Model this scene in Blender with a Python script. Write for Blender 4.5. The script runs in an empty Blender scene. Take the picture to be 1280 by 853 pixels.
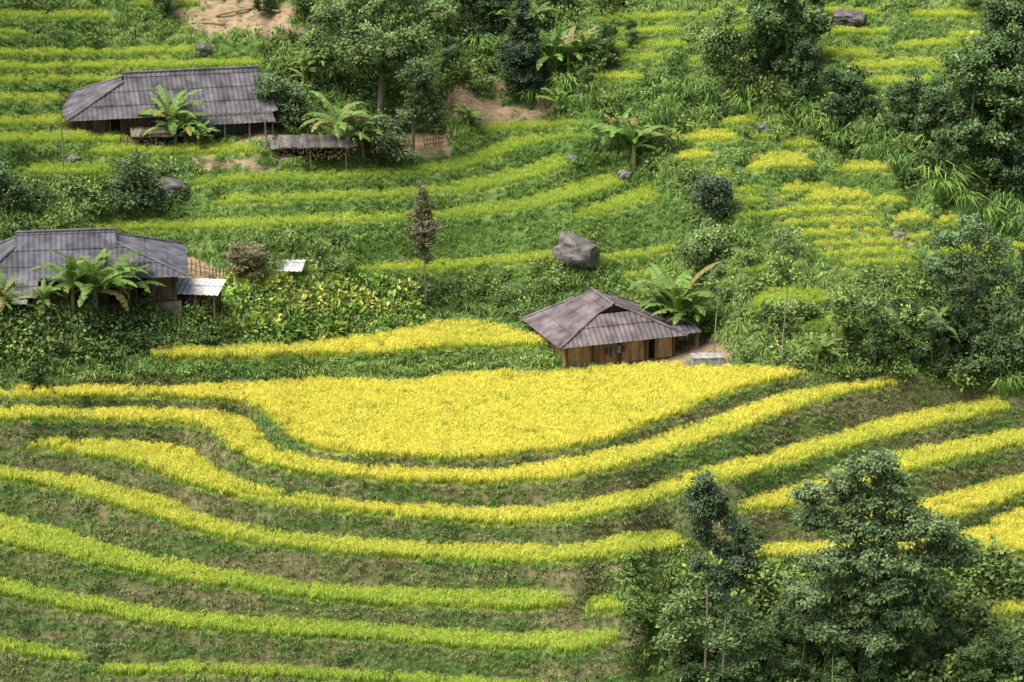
import bpy, math, numpy as np
from mathutils import Vector, Matrix, Euler
rng = np.random.default_rng(11)
R = math.radians
scene = bpy.context.scene
# ------------------------------------------------------------------ camera
PITCH = R(17.0); HF = R(19.0); F = 640/math.tan(HF/2); H = 88.0
cam = bpy.data.objects.new("camera", bpy.data.cameras.new("camera"))
scene.collection.objects.link(cam); scene.camera = cam
cam.location = (0, 0, H); cam.rotation_euler = (math.pi/2-PITCH, 0, 0)
cam.data.sensor_width = 36; cam.data.lens = 18/math.tan(HF/2)
cam.data.clip_start = 1; cam.data.clip_end = 6000
cp, sp = math.cos(PITCH), math.sin(PITCH)
def ray(u, v):
    x = (u-640)/F; y = (426.5-v)/F
    return x, cp+y*sp, -sp+y*cp
# ------------------------------------------------------------------ world
SEL, SAZ = 62, 244
w = bpy.data.worlds.new("World"); scene.world = w; w.use_nodes = True
nt = w.node_tree; nt.nodes.clear()
sky = nt.nodes.new("ShaderNodeTexSky"); sky.sky_type = 'NISHITA'; sky.sun_disc = False
sky.sun_elevation = R(SEL); sky.sun_rotation = R(SAZ); sky.dust_density = 8; sky.air_density = 1.0
bg = nt.nodes.new("ShaderNodeBackground"); bg.inputs[1].default_value = 0.15
wo = nt.nodes.new("ShaderNodeOutputWorld")
nt.links.new(sky.outputs[0], bg.inputs[0]); nt.links.new(bg.outputs[0], wo.inputs[0])
sl = bpy.data.lights.new("sun", 'SUN'); sl.energy = 3.9; sl.angle = R(50); sl.color = (1, .975, .94)
so = bpy.data.objects.new("sun", sl); scene.collection.objects.link(so)
sd = Vector((math.sin(R(SAZ))*math.cos(R(SEL)), math.cos(R(SAZ))*math.cos(R(SEL)), math.sin(R(SEL))))
so.rotation_euler = sd.to_track_quat('Z', 'Y').to_euler()
scene.view_settings.view_transform = 'Standard'; scene.view_settings.look = 'None'; scene.view_settings.exposure = 0
# ------------------------------------------------------------------ noise
def vnoise(x, y, seed=0):
    xi = np.floor(x).astype(np.int64); yi = np.floor(y).astype(np.int64)
    fx = x-xi; fy = y-yi; fx = fx*fx*(3-2*fx); fy = fy*fy*(3-2*fy)
    def h(a, b):
        n = (a*374761393+b*668265263+seed*974634777) & 0x7fffffff
        n = ((n ^ (n >> 13))*1274126177) & 0x7fffffff
        n = (n ^ (n >> 16)) & 0xffffff
        return n/float(0xffffff)
    return (h(xi, yi)*(1-fx)+h(xi+1, yi)*fx)*(1-fy)+(h(xi, yi+1)*(1-fx)+h(xi+1, yi+1)*fx)*fy
def fbm(x, y, seed=0, o=4):
    s = 0; a = .5; t = 0
    for i in range(o):
        s = s+a*vnoise(x*2**i, y*2**i, seed+i*7); t += a; a *= .5
    return s/t
def blur(A, sig, axis):
    k = int(3*sig)+1; x = np.arange(-k, k+1); g = np.exp(-x*x/(2*sig*sig)); g /= g.sum()
    pad = [(0, 0)]*A.ndim; pad[axis] = (k, k)
    B = np.pad(A, pad, mode='edge'); out = np.zeros_like(A); n = A.shape[axis]
    for i, gi in enumerate(g):
        out += gi*(B[i:i+n] if axis == 0 else B[:, i:i+n])
    return out
# ------------------------------------------------------------------ terrace survey
US = np.arange(-260, 1541, 2.5); VS = np.arange(1000, -141, -1.5)
NU, NV = len(US), len(VS)
UU, VV = np.meshgrid(US, VS)
UJ = UU+(fbm(UU/38, VV/22, 901)-.5)*60; VJ = VV+(fbm(UU/34, VV/20, 902)-.5)*22
def inpoly(poly, X=None, Y=None):
    X = UU if X is None else X; Y = VV if Y is None else Y
    c = np.zeros(X.shape, bool); n = len(poly)
    for i in range(n):
        x1, y1 = poly[i]; x2, y2 = poly[(i+1) % n]
        if y1 == y2: continue
        c ^= ((y1 > Y) != (y2 > Y)) & (X < (x2-x1)*(Y-y1)/(y2-y1)+x1)
    return c
bands = []
def B(yel, top, bot, rh=.72):
    bands.append((yel, top, bot, rh))
def S(u0, u1, v0, v1, th, yel, bow=0, rh=.5):
    um = (u0+u1)/2; vm = (v0+v1)/2+bow
    B(yel, [(u0, v0), (um, vm), (u1, v1)], [(u0, v0+th), (um, vm+th), (u1, v1+th)], rh)
B(.93, [(180,440),(250,437),(330,432),(420,425),(480,418),(520,408),(560,401),(600,400),(640,412),(690,428)],
     [(180,450),(300,450),(400,448),(480,444),(560,437),(620,436),(690,436)])
B(1.0, [(-200,487),(100,487),(200,488),(300,480),(400,476),(500,478),(560,468),(700,465),(780,458),(860,458),(960,461),(1005,466)],
     [(-200,497),(100,500),(200,499),(260,502),(320,508),(342,522),(350,545),(368,557),(420,568),(500,574),(570,577),(605,576),(680,568),(760,552),(850,520),(900,498),(960,480),(1005,472)])
B(.90, [(-200,512),(100,514),(200,512),(260,515),(300,520),(322,532),(333,552),(352,567),(420,582),(500,589),(600,591),(700,579),(800,555),(900,520),(960,500),(1000,490),(1060,482),(1125,474)],
     [(-200,527),(100,529),(200,529),(250,534),(272,545),(282,562),(300,576),(350,590),(400,597),(500,605),(600,609),(700,603),(800,582),(900,551),(1000,511),(1060,494),(1125,485)])
B(.82, [(30,550),(100,551),(180,554),(235,560),(258,578),(290,600),(350,618),(450,630),(600,639),(700,634),(800,614),(870,590),(950,571),(1050,542),(1150,514),(1262,497)],
     [(30,562),(100,572),(150,578),(190,590),(220,604),(280,621),(350,634),(450,646),(560,654),(640,659),(720,653),(800,636),(860,616),(950,593),(1050,565),(1150,539),(1262,514)])
B(.70, [(-200,580),(0,587),(60,592),(130,603),(200,622),(260,648),(330,665),(400,671),(500,678),(600,684),(700,685),(760,678),(800,668),(858,662)],
     [(-200,592),(0,602),(60,611),(130,631),(200,651),(260,672),(330,685),(400,693),(500,700),(600,706),(680,708),(760,701),(820,692),(858,684)])
B(.86, [(915,628),(1000,606),(1100,572),(1180,556),(1280,536),(1430,510)],
     [(915,643),(1000,636),(1100,602),(1180,582),(1280,558),(1430,532)])
B(.90, [(1040,650),(1140,630),(1200,614),(1280,594),(1430,570)],
     [(1040,664),(1140,656),(1220,642),(1280,618),(1430,592)])
B(.90, [(935,682),(1050,680),(1150,678),(1200,665),(1280,634),(1430,600)],
     [(935,699),(1050,702),(1150,702),(1200,699),(1280,693),(1430,670)])
B(.8, [(1190,764),(1230,758),(1280,750),(1430,742)], [(1190,774),(1230,777),(1280,773),(1430,768)])
B(.52, [(-200,625),(0,647),(80,664),(150,687),(250,710),(350,726),(450,735),(560,740),(650,741),(712,741)],
     [(-200,650),(0,683),(60,697),(140,714),(240,732),(350,748),(450,757),(560,763),(650,765),(712,758)])
B(.52, [(720,754),(785,741)], [(720,772),(785,766)])
B(.46, [(-200,700),(0,726),(80,742),(160,757),(260,769),(400,779),(520,786),(650,794),(782,790)],
     [(-200,722),(0,746),(80,763),(160,779),(260,792),(400,800),(520,808),(650,818),(720,817),(782,803)])
B(.4, [(-200,780),(0,801),(60,812),(115,822)], [(-200,796),(0,815),(60,828),(115,833)])
B(.4, [(110,836),(250,831),(400,838),(600,851),(700,856)], [(110,846),(250,846),(400,852),(600,866),(700,872)])
B(.4, [(-200,850),(0,872),(300,885),(700,895)], [(-200,866),(0,888),(300,902),(700,910)])
# middle terraces
B(.38, [(575,157),(650,152),(738,149)], [(575,168),(650,165),(738,160)], .45)
B(.36, [(235,220),(350,215),(450,212),(540,205),(595,192),(615,178),(650,171),(742,163)], [(235,233),(350,230),(450,227),(560,219),(610,206),(640,191),(700,177),(742,172)], .45)
B(.44, [(258,246),(400,240),(500,236),(600,222),(672,202),(698,190),(718,188)], [(258,259),(400,253),(500,250),(600,241),(680,223),(718,204)], .45)
B(.44, [(105,278),(250,275),(400,268),(550,262),(650,249),(740,221),(785,213)], [(105,290),(250,291),(400,283),(550,276),(650,268),(740,246),(788,230)], .45)
B(.38, [(700,264),(760,250),(808,229),(832,233)], [(700,275),(760,271),(832,248)], .45)
B(.52, [(435,332),(560,325),(722,312)], [(435,343),(560,342),(722,324)], .5)
B(.52, [(728,320),(800,312),(858,300)], [(728,331),(800,326),(858,313)], .5)
S(765,840,342,334,12,.45)
# upper left
S(-200,150,14,14,12,.46); S(150,260,4,2,8,.35)
S(-200,255,64,58,12,.48); S(-200,335,77,72,13,.48,3); S(-200,180,97,93,12,.5); S(-200,150,118,116,13,.54)
S(-200,92,147,144,15,.54); S(-200,168,168,164,17,.48); S(98,330,180,177,17,.48,2); S(8,145,205,204,17,.4)
S(-200,40,38,36,11,.42)
# upper centre
S(735,870,18,14,12,.42); S(745,860,36,32,12,.42); S(745,868,54,50,12,.4); S(750,840,70,68,10,.42); S(732,808,88,88,15,.6)
# right-hand slope
S(832,928,163,161,18,.75); S(835,902,190,186,14,.7); S(925,1022,198,190,22,.8,-4); S(1038,1128,203,202,15,.8); S(968,1030,172,172,15,.6)
S(890,960,147,141,14,.55); S(925,968,165,162,14,.4)
S(965,1050,231,228,16,.7,-2); S(995,1095,241,235,17,.75,-2); S(955,1100,261,256,12,.66,-2); S(965,1112,276,272,11,.66,-2); S(978,1120,290,285,11,.66,-2)
S(998,1135,303,298,11,.6,-2); S(1018,1150,316,311,11,.55,-2); S(1040,1160,328,324,10,.5,-2); S(1085,1138,244,243,14,.7); S(1108,1165,263,261,19,.78); S(1163,1205,264,264,19,.75)
S(900,965,236,230,11,.45); S(895,965,250,244,12,.45); S(905,975,266,262,12,.45); S(930,1042,364,358,26,.36,-2); S(925,1000,328,320,19,.35); S(1000,1080,394,387,20,.36); S(1150,1240,345,340,10,.45)
S(1180,1300,305,300,14,.6); S(1115,1180,294,289,11,.6); S(1130,1200,312,308,11,.55); S(880,925,215,212,11,.5); S(850,905,232,228,10,.45)
# top right
S(1120,1290,12,14,12,.5); S(1175,1290,38,40,12,.5); S(995,1110,58,62,15,.6); S(1050,1195,76,73,14,.58); S(1110,1210,52,48,12,.52); S(870,1000,13,8,12,.42); S(870,1000,34,30,12,.4); S(850,960,70,72,11,.45); S(1010,1120,32,34,13,.52); S(1060,1180,98,94,12,.5); S(1010,1110,8,12,12,.48)

KL = np.zeros((NV, NU), np.uint8)       # 0 wild 1 rice 2 riser 3 dirt
YEL = np.zeros((NV, NU)); RH = np.zeros((NV, NU)); EDGE = np.zeros((NV, NU)); LIP = np.zeros((NV, NU), bool)
SL = 31+6*(fbm(UU/90, VV/50, 3)-.5)*2
GREENR = np.zeros((NV, NU))
low = inpoly([(-401,474),(200,478),(735,480),(1000,472),(1130,470),(1300,492),(1641,480),(1641,690),(1200,700),(930,700),(862,695),(780,722),(800,800),(790,1101),(-401,1101)], UJ, VJ*.4+VV*.6)
mid = inpoly([(230,200),(560,185),(585,150),(742,145),(838,225),(862,320),(700,350),(430,350),(440,300),(100,300),(105,272),(235,262)], UJ, VJ)
rgt = inpoly([(935,225),(1100,225),(1215,255),(1210,320),(1170,348),(1040,348),(980,315)], UJ, VJ)
ulf = inpoly([(-461,55),(335,55),(335,90),(170,100),(90,140),(90,180),(180,180),(150,225),(-461,225)], UJ, VJ)
KL[low] = 2; SL[low] = 66
KL[mid] = 2; SL[mid] = 52; GREENR[mid] = 1
KL[rgt] = 2; SL[rgt] = 56; GREENR[rgt] = .8
KL[ulf] = 2; SL[ulf] = 52; GREENR[ulf] = .9
def smooth01(x): x = np.clip(x, 0, 1); return x*x*(3-2*x)
flat = np.zeros((NV, NU), bool); near = np.zeros((NV, NU), bool)
for bi, (yel, top, bot, rh) in enumerate(bands):
    t = np.array(top, float); b = np.array(bot, float)
    u0, u1 = t[0, 0], t[-1, 0]
    k = max(1, min(5, (u1-u0)/2.5/14))
    vt = np.interp(US, t[:, 0], t[:, 1]); vb = np.interp(US, b[:, 0], b[:, 1])
    g = np.exp(-np.arange(-15, 16)**2/(2*k*k)); g /= g.sum()
    vt = np.convolve(np.pad(vt, 15, mode='edge'), g, 'valid'); vb = np.convolve(np.pad(vb, 15, mode='edge'), g, 'valid')
    n1 = (fbm(US/45, US*0+bi*3.3, 5, 3)-.5)*5; n2 = (fbm(US/32, US*0+bi*5.1, 9, 3)-.5)*4.5
    if vt.mean() < 350: n1 *= .5; n2 *= .5; vb = vb-1.2
    vt = vt+n1; vb = vb+n2+2.0
    tp = smooth01((US-u0)/22)*smooth01((u1-US)/22)
    off = np.minimum(rh*9.5, .38*(vb-vt))
    ft = vt+off; ft = vb-(vb-ft)*tp
    m = (VV > ft[None]) & (VV <= vb[None]) & (tp[None] > .02)
    flat |= m; KL[m] = 1; YEL[m] = yel; RH[m] = rh; SL[m] = 0.6
    EDGE[m] = np.clip(1-(vb[None]-VV)[m]/2.5, 0, 1)
    nb = (VV > vb[None]) & (VV <= vb[None]+13) & (tp[None] > .3); near |= nb
    LIP |= (VV > vb[None]-.5) & (VV <= vb[None]+3.5) & (tp[None] > .2)
nb = near & ~flat & (KL == 0)
KL[nb] = 2; SL[nb] = 50; GREENR[nb] = .9
LIP &= (KL != 1)
pads = [[(75,140),(345,134),(352,180),(75,182)], [(-60,322),(240,322),(300,350),(290,392),(180,396),(-60,396)], [(655,412),(870,412),(915,440),(915,462),(740,468),(690,445)], [(338,172),(560,166),(565,196),(345,200)]]
for p in pads:
    m = inpoly(p) & (KL != 1); KL[m] = 3; SL[m] = 2.0
for p in [[(200,-5),(350,-5),(400,25),(380,45),(260,42),(215,28)], [(552,108),(600,100),(690,135),(695,152),(570,156),(548,140)], [(790,795),(835,792),(825,815),(795,812)], [(235,200),(345,195),(350,214),(250,218)], [(1095,300),(1130,290),(1150,300),(1110,308)], [(560,52),(600,60),(600,72),(565,66)]]:
    m = inpoly(p, UJ, VJ) & (KL != 1) & (fbm(UU/25, VV/10, 31) > .4); KL[m] = 3
SLs = blur(blur(SL, 1.0, 0), 1.2, 1)
T = np.tan(np.radians(SLs))
_, DY, DZ = ray(UU, VV); _, DY2, DZ2 = ray(UU, VV-1.5)
dL = np.log((DZ-T*DY)/(DZ2-T*DY2))
mac = blur(dL, 26, 1)
Lm = np.zeros_like(dL); De = np.zeros_like(dL); lam = 1-1.5/90
for j in range(1, NV):
    Lm[j] = Lm[j-1]+mac[j-1]; De[j] = De[j-1]*lam+dL[j-1]-mac[j-1]
L = Lm+De; L = blur(L, 1.8, 1)
Tm = np.exp(L)*130/DY[0][None, :]
jc = np.argmin(abs(VS-450)); ic = np.argmin(abs(US-640)); Tm *= 208/Tm[jc, ic]
RX, RY, RZ = ray(UU, VV)
P = np.stack([RX*Tm, RY*Tm, H+RZ*Tm], -1)
wn = (fbm(P[..., 0]/1.3, P[..., 1]/1.3, 77, 4)-.5)
P[..., 2] += np.where(KL == 1, 0, wn*.3)
def G(u, v):
    a = (u-US[0])/2.5; b = (VS[0]-v)/1.5
    a = np.clip(a, 0, NU-1.001); b = np.clip(b, 0, NV-1.001)
    i = int(a); j = int(b); fa = a-i; fb = b-j
    return (P[j, i]*(1-fa)+P[j, i+1]*fa)*(1-fb)+(P[j+1, i]*(1-fa)+P[j+1, i+1]*fa)*fb
def pxm(p):
    d = p[1]*cp-(p[2]-H)*sp
    return F/d
# ------------------------------------------------------------------ helpers
def mesh_from(name, V, Fc, col=None, mats=(), midx=None, smooth=False):
    V = np.ascontiguousarray(V, dtype=np.float32); Fc = np.ascontiguousarray(Fc, dtype=np.int32)
    me = bpy.data.meshes.new(name); me.vertices.add(len(V)); me.vertices.foreach_set('co', V.ravel())
    me.loops.add(Fc.size); me.loops.foreach_set('vertex_index', Fc.ravel())
    me.polygons.add(len(Fc)); me.polygons.foreach_set('loop_start', np.arange(len(Fc), dtype=np.int32)*Fc.shape[1])
    if smooth: me.polygons.foreach_set('use_smooth', np.ones(len(Fc), bool))
    for m in mats: me.materials.append(m)
    if midx is not None: me.polygons.foreach_set('material_index', np.asarray(midx, np.int32))
    me.update(calc_edges=True)
    if col is not None:
        a = me.color_attributes.new('Col', 'FLOAT_COLOR', 'POINT')
        c = np.ones((len(V), 4), np.float32); c[:, :3] = col; a.data.foreach_set('color', c.ravel())
    return me
def link(o, parent=None):
    scene.collection.objects.link(o)
    if parent: o.parent = parent
    return o
class Soup:
    def __init__(s): s.q = []; s.c = []; s.m = []
    def add(s, q, col=(1, 1, 1), m=0):
        q = np.asarray(q, float).reshape(-1, 4, 3); n = len(q)
        c = np.asarray(col, float)
        if c.ndim == 1: c = np.repeat(c[None], n, 0)
        if c.ndim == 2: c = np.repeat(c[:, None], 4, 1)
        s.q.append(q); s.c.append(c); s.m.append(np.full(n, m))
    def box(s, c, sz, rz=0, col=(1, 1, 1), m=0, tilt=None):
        x, y, z = np.array(sz)/2
        v = np.array([(-x,-y,-z),(x,-y,-z),(x,y,-z),(-x,y,-z),(-x,-y,z),(x,-y,z),(x,y,z),(-x,y,z)])
        if tilt is not None: v = v@np.array(Euler(tilt).to_matrix()).T
        ca, sa = math.cos(rz), math.sin(rz)
        v = v@np.array([[ca, sa, 0], [-sa, ca, 0], [0, 0, 1]])+np.array(c)
        s.add(v[[[0,3,2,1],[4,5,6,7],[0,1,5,4],[1,2,6,5],[2,3,7,6],[3,0,4,7]]], col, m)
    def tube(s, path, rad, n=6, col=(1, 1, 1), m=0):
        path = np.asarray(path, float); rad = np.asarray(rad, float)*np.ones(len(path)); rings = []
        for i in range(len(path)):
            d = path[min(i+1, len(path)-1)]-path[max(i-1, 0)]; d = d/(np.linalg.norm(d)+1e-9)
            a = np.cross(d, (0.3, 1, 0.1)); a /= np.linalg.norm(a)+1e-9; b = np.cross(d, a)
            th = np.arange(n)*2*math.pi/n
            rings.append(path[i]+rad[i]*(np.cos(th)[:, None]*a+np.sin(th)[:, None]*b))
        Q = []
        for i in range(len(path)-1):
            for k in range(n):
                k2 = (k+1) % n; Q.append((rings[i][k], rings[i][k2], rings[i+1][k2], rings[i+1][k]))
        s.add(Q, col, m)
    def leaves(s, c, d, nrm, L, W, col, m=1):
        sd = np.cross(d, nrm); sd /= np.linalg.norm(sd, axis=1)[:, None]+1e-9
        L = (L*np.ones(len(c)))[:, None]; W = (W*np.ones(len(c)))[:, None]
        q = np.stack([c, c+d*L*.45+sd*W*.5, c+d*L, c+d*L*.5-sd*W*.5], 1)
        s.add(q, col, m)
    def mesh(s, name, mats, smooth=False):
        q = np.concatenate(s.q); c = np.concatenate(s.c); m = np.concatenate(s.m)
        return mesh_from(name, q.reshape(-1, 3), np.arange(len(q)*4).reshape(-1, 4), c.reshape(-1, 3), mats, m, smooth)
    def obj(s, name, mats, parent=None, lnk=True):
        o = bpy.data.objects.new(name, s.mesh(name, mats))
        if lnk: link(o, parent)
        return o
def rdir(n):
    d = rng.normal(size=(n, 3)); return d/np.linalg.norm(d, axis=1)[:, None]
# ------------------------------------------------------------------ materials
def base_mat(name):
    m = bpy.data.materials.new(name); m.use_nodes = True; n = m.node_tree; n.nodes.clear()
    return m, n, n.nodes.new("ShaderNodeOutputMaterial")
def foliage_mat(name, inst=None, trans=.0, rough=.55, spec=0.0):
    m, n, out = base_mat(name); l = n.links
    a = n.nodes.new("ShaderNodeAttribute"); a.attribute_name = 'Col'; res = a.outputs['Color']
    if inst:
        b = n.nodes.new("ShaderNodeAttribute"); b.attribute_type = inst; b.attribute_name = 'icol'
        mx = n.nodes.new("ShaderNodeMix"); mx.data_type = 'RGBA'; mx.blend_type = 'MULTIPLY'; mx.inputs[0].default_value = 1
        l.new(res, mx.inputs[6]); l.new(b.outputs['Color'], mx.inputs[7]); res = mx.outputs[2]
    if spec > 0:
        p = n.nodes.new("ShaderNodeBsdfPrincipled"); p.inputs['Roughness'].default_value = rough; p.inputs['Specular IOR Level'].default_value = spec
        l.new(res, p.inputs['Base Color'])
    else:
        p = n.nodes.new("ShaderNodeBsdfDiffuse"); l.new(res, p.inputs['Color'])
    if trans > 0:
        t = n.nodes.new("ShaderNodeBsdfTranslucent"); l.new(res, t.inputs[0])
        ms = n.nodes.new("ShaderNodeMixShader"); ms.inputs[0].default_value = trans
        l.new(p.outputs[0], ms.inputs[1]); l.new(t.outputs[0], ms.inputs[2]); l.new(ms.outputs[0], out.inputs[0])
    else: l.new(p.outputs[0], out.inputs[0])
    return m
def solid_mat(name, rough=.8, nscale=3, lo=.65, hi=1.3, bump=.3, spec=.3, stretch=(1, 1, 1), det=5):
    m, n, out = base_mat(name); l = n.links
    a = n.nodes.new("ShaderNodeAttribute"); a.attribute_name = 'Col'
    tc = n.nodes.new("ShaderNodeTexCoord"); mp = n.nodes.new("ShaderNodeMapping"); mp.inputs['Scale'].default_value = stretch
    l.new(tc.outputs['Object'], mp.inputs[0])
    nz = n.nodes.new("ShaderNodeTexNoise"); nz.inputs['Scale'].default_value = nscale; nz.inputs['Detail'].default_value = det; l.new(mp.outputs[0], nz.inputs['Vector'])
    mr = n.nodes.new("ShaderNodeMapRange"); mr.inputs[1].default_value = .3; mr.inputs[2].default_value = .7; mr.inputs[3].default_value = lo; mr.inputs[4].default_value = hi
    l.new(nz.outputs[0], mr.inputs[0])
    sc = n.nodes.new("ShaderNodeVectorMath"); sc.operation = 'SCALE'; l.new(a.outputs['Color'], sc.inputs[0]); l.new(mr.outputs[0], sc.inputs['Scale'])
    if spec > 0:
        p = n.nodes.new("ShaderNodeBsdfPrincipled"); p.inputs['Roughness'].default_value = rough; p.inputs['Specular IOR Level'].default_value = spec
        l.new(sc.outputs[0], p.inputs['Base Color'])
    else:
        p = n.nodes.new("ShaderNodeBsdfDiffuse"); l.new(sc.outputs[0], p.inputs['Color'])
    bp = n.nodes.new("ShaderNodeBump"); bp.inputs['Strength'].default_value = bump; bp.inputs['Distance'].default_value = .08
    l.new(nz.outputs[0], bp.inputs['Height']); l.new(bp.outputs[0], p.inputs['Normal']); l.new(p.outputs[0], out.inputs[0])
    return m
M_leaf = foliage_mat("leaves"); M_ileaf = foliage_mat("undergrowth_leaves", 'GEOMETRY')
M_rice = foliage_mat("rice_blades", 'GEOMETRY', trans=.2)
M_ban = foliage_mat("banana_leaf", trans=.3, rough=.4, spec=.35)
M_bark = solid_mat("bark", nscale=5, stretch=(1, 1, .3)); M_wood = solid_mat("weathered_wood", nscale=4, stretch=(1, 1, .25), bump=.2)
M_roof = solid_mat("fibre_cement_roof", rough=.85, nscale=1.1, lo=.5, hi=1.4, bump=.1, spec=.15)
M_ground = solid_mat("hillside_soil_and_grass", nscale=2.2, lo=.65, hi=1.3, bump=.7, spec=0, stretch=(.6, 1, 2), det=3)
M_rock = solid_mat("boulder_stone", nscale=2.5, bump=.8, lo=.4); M_cloth = solid_mat("cloth", bump=.05, lo=.85, hi=1.15)
M_paint = solid_mat("painted_sheet", rough=.5, bump=.05, lo=.75, hi=1.1)
# ------------------------------------------------------------------ terrain mesh
n1 = fbm(P[..., 0]/5, P[..., 1]/5, 101); n2 = fbm(P[..., 0]/3.5, P[..., 2]/.5, 202)
def lerp(a, b, t): return np.asarray(a)*(1-t[..., None])+np.asarray(b)*t[..., None]
wildc = lerp((.10, .165, .05), (.17, .255, .075), n1)
bm = smooth01((n1*.45+n2*.55-.43)*6)*(1-GREENR*.85)
risc = lerp(lerp((.11, .17, .05), (.12, .20, .05), GREENR), (.25, .195, .12), bm*.75)
ricec = lerp((.14, .2, .04), (.28, .28, .07), YEL)
dirtc = lerp((.36, .26, .17), (.25, .21, .12), n2)
C = np.where((KL == 0)[..., None], wildc, np.where((KL == 1)[..., None], ricec, np.where((KL == 2)[..., None], risc, dirtc)))
idx = np.arange(NU*NV).reshape(NV, NU)
Fq = np.stack([idx[:-1, :-1], idx[:-1, 1:], idx[1:, 1:], idx[1:, :-1]], -1).reshape(-1, 4)
V = P.reshape(-1, 3); Cc = C.reshape(-1, 3)
bd = np.concatenate([idx[0, :], idx[1:, -1], idx[-1, -2::-1], idx[-2:0:-1, 0]])
ctr = np.array([0, 215, 0.]); Vb = V[bd]; dd = Vb-ctr; dd[:, 2] = 0; dd /= np.linalg.norm(dd, axis=1)[:, None]
prev = bd; allV = [V]; allC = [Cc]; allF = [Fq]; base = len(V)
for dist, up, dn in [(40, 16, -14), (250, 110, -55), (2500, 420, -60)]:
    ring = Vb+dd*dist; f = dd[:, 1]; ring[:, 2] += np.where(f > 0, up*f, -dn*f*1.0)
    ring[:, 2] += (fbm(ring[:, 0]/60, ring[:, 1]/60, 5)-.5)*dist*.05
    ids = base+np.arange(len(bd)); base += len(bd)
    allV.append(ring); allC.append(np.tile((.10, .16, .05), (len(bd), 1)))
    allF.append(np.stack([prev, ids, np.roll(ids, -1), np.roll(prev, -1)], -1)); prev = ids
me = mesh_from("terraced_hillside_ground", np.concatenate(allV), np.concatenate(allF), np.concatenate(allC), [M_ground], smooth=True)
link(bpy.data.objects.new("terraced_hillside_ground", me))
# ------------------------------------------------------------------ scatter system
A = P[:-1, 1:]-P[:-1, :-1]; Bv = P[1:, :-1]-P[:-1, :-1]
AREA = np.linalg.norm(np.cross(A, Bv), axis=-1)
Uc = UU[:-1, :-1]; Vc = VV[:-1, :-1]; vis = (Uc > -45) & (Uc < 1325) & (Vc > -40) & (Vc < 895)
Kc = KL[:-1, :-1]
def sample(mask, dens, dmap=None):
    wgt = AREA*(mask & vis)
    if dmap is not None: wgt = wgt*dmap[:-1, :-1]
    tot = wgt.sum(); n = int(tot*dens)
    if n <= 0: return np.zeros((0, 3)), np.zeros((0, 2), int)
    cs = np.cumsum(wgt.ravel()); k = np.searchsorted(cs, rng.random(n)*cs[-1]); k = np.minimum(k, wgt.size-1)
    j, i = np.unravel_index(k, wgt.shape); fa = rng.random(n)[:, None]; fb = rng.random(n)[:, None]
    p = (P[j, i]*(1-fa)+P[j, i+1]*fa)*(1-fb)+(P[j+1, i]*(1-fa)+P[j+1, i+1]*fa)*fb
    return p, np.stack([j, i], 1)
def scatter(name, pts, sc, col, protos, tilt=.12, real=True, gain=1.5, des=.17):
    n = len(pts); me = bpy.data.meshes.new(name); me.vertices.add(n); me.vertices.foreach_set('co', np.asarray(pts, np.float32).ravel())
    def at(nm, ty, data, f):
        a = me.attributes.new(nm, ty, 'POINT'); a.data.foreach_set(f, np.ascontiguousarray(data).ravel())
    at('sc', 'FLOAT', np.asarray(sc, np.float32), 'value')
    rot = np.stack([rng.normal(0, tilt, n), rng.normal(0, tilt, n), rng.random(n)*6.283], 1).astype(np.float32)
    at('rot', 'FLOAT_VECTOR', rot, 'vector')
    col = np.clip(col*gain, 0, 1); col = col*(1-des)+col.mean(1, keepdims=True)*des
    c = np.ones((n, 4), np.float32); c[:, :3] = col; at('icol', 'FLOAT_COLOR', c, 'color')
    at('idx', 'INT', rng.integers(0, len(protos), n).astype(np.int32), 'value')
    o = link(bpy.data.objects.new(name, me))
    coll = bpy.data.collections.new(name+"_prototypes")
    for p in protos: coll.objects.link(p)
    ng = bpy.data.node_groups.new(name+"_scatter", 'GeometryNodeTree')
    ng.interface.new_socket("Geometry", in_out='INPUT', socket_type='NodeSocketGeometry'); ng.interface.new_socket("Geometry", in_out='OUTPUT', socket_type='NodeSocketGeometry')
    N = ng.nodes; Lk = ng.links
    gi = N.new('NodeGroupInput'); go = N.new('NodeGroupOutput'); ip = N.new('GeometryNodeInstanceOnPoints')
    ci = N.new('GeometryNodeCollectionInfo'); ci.inputs['Collection'].default_value = coll; ci.inputs['Separate Children'].default_value = True; ci.inputs['Reset Children'].default_value = True
    def na(nm, ty):
        x = N.new('GeometryNodeInputNamedAttribute'); x.data_type = ty; x.inputs[0].default_value = nm; return x.outputs['Attribute']
    er = N.new('FunctionNodeEulerToRotation')
    Lk.new(na('rot', 'FLOAT_VECTOR'), er.inputs[0]); Lk.new(er.outputs[0], ip.inputs['Rotation'])
    Lk.new(na('sc', 'FLOAT'), ip.inputs['Scale']); Lk.new(na('idx', 'INT'), ip.inputs['Instance Index']); ip.inputs['Pick Instance'].default_value = True
    Lk.new(gi.outputs[0], ip.inputs['Points']); Lk.new(ci.outputs[0], ip.inputs['Instance'])
    if real:
        ri = N.new('GeometryNodeRealizeInstances'); Lk.new(ip.outputs[0], ri.inputs[0]); Lk.new(ri.outputs[0], go.inputs[0])
    else: Lk.new(ip.outputs[0], go.inputs[0])
    md = o.modifiers.new("scatter", 'NODES'); md.node_group = ng
    return o
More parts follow.
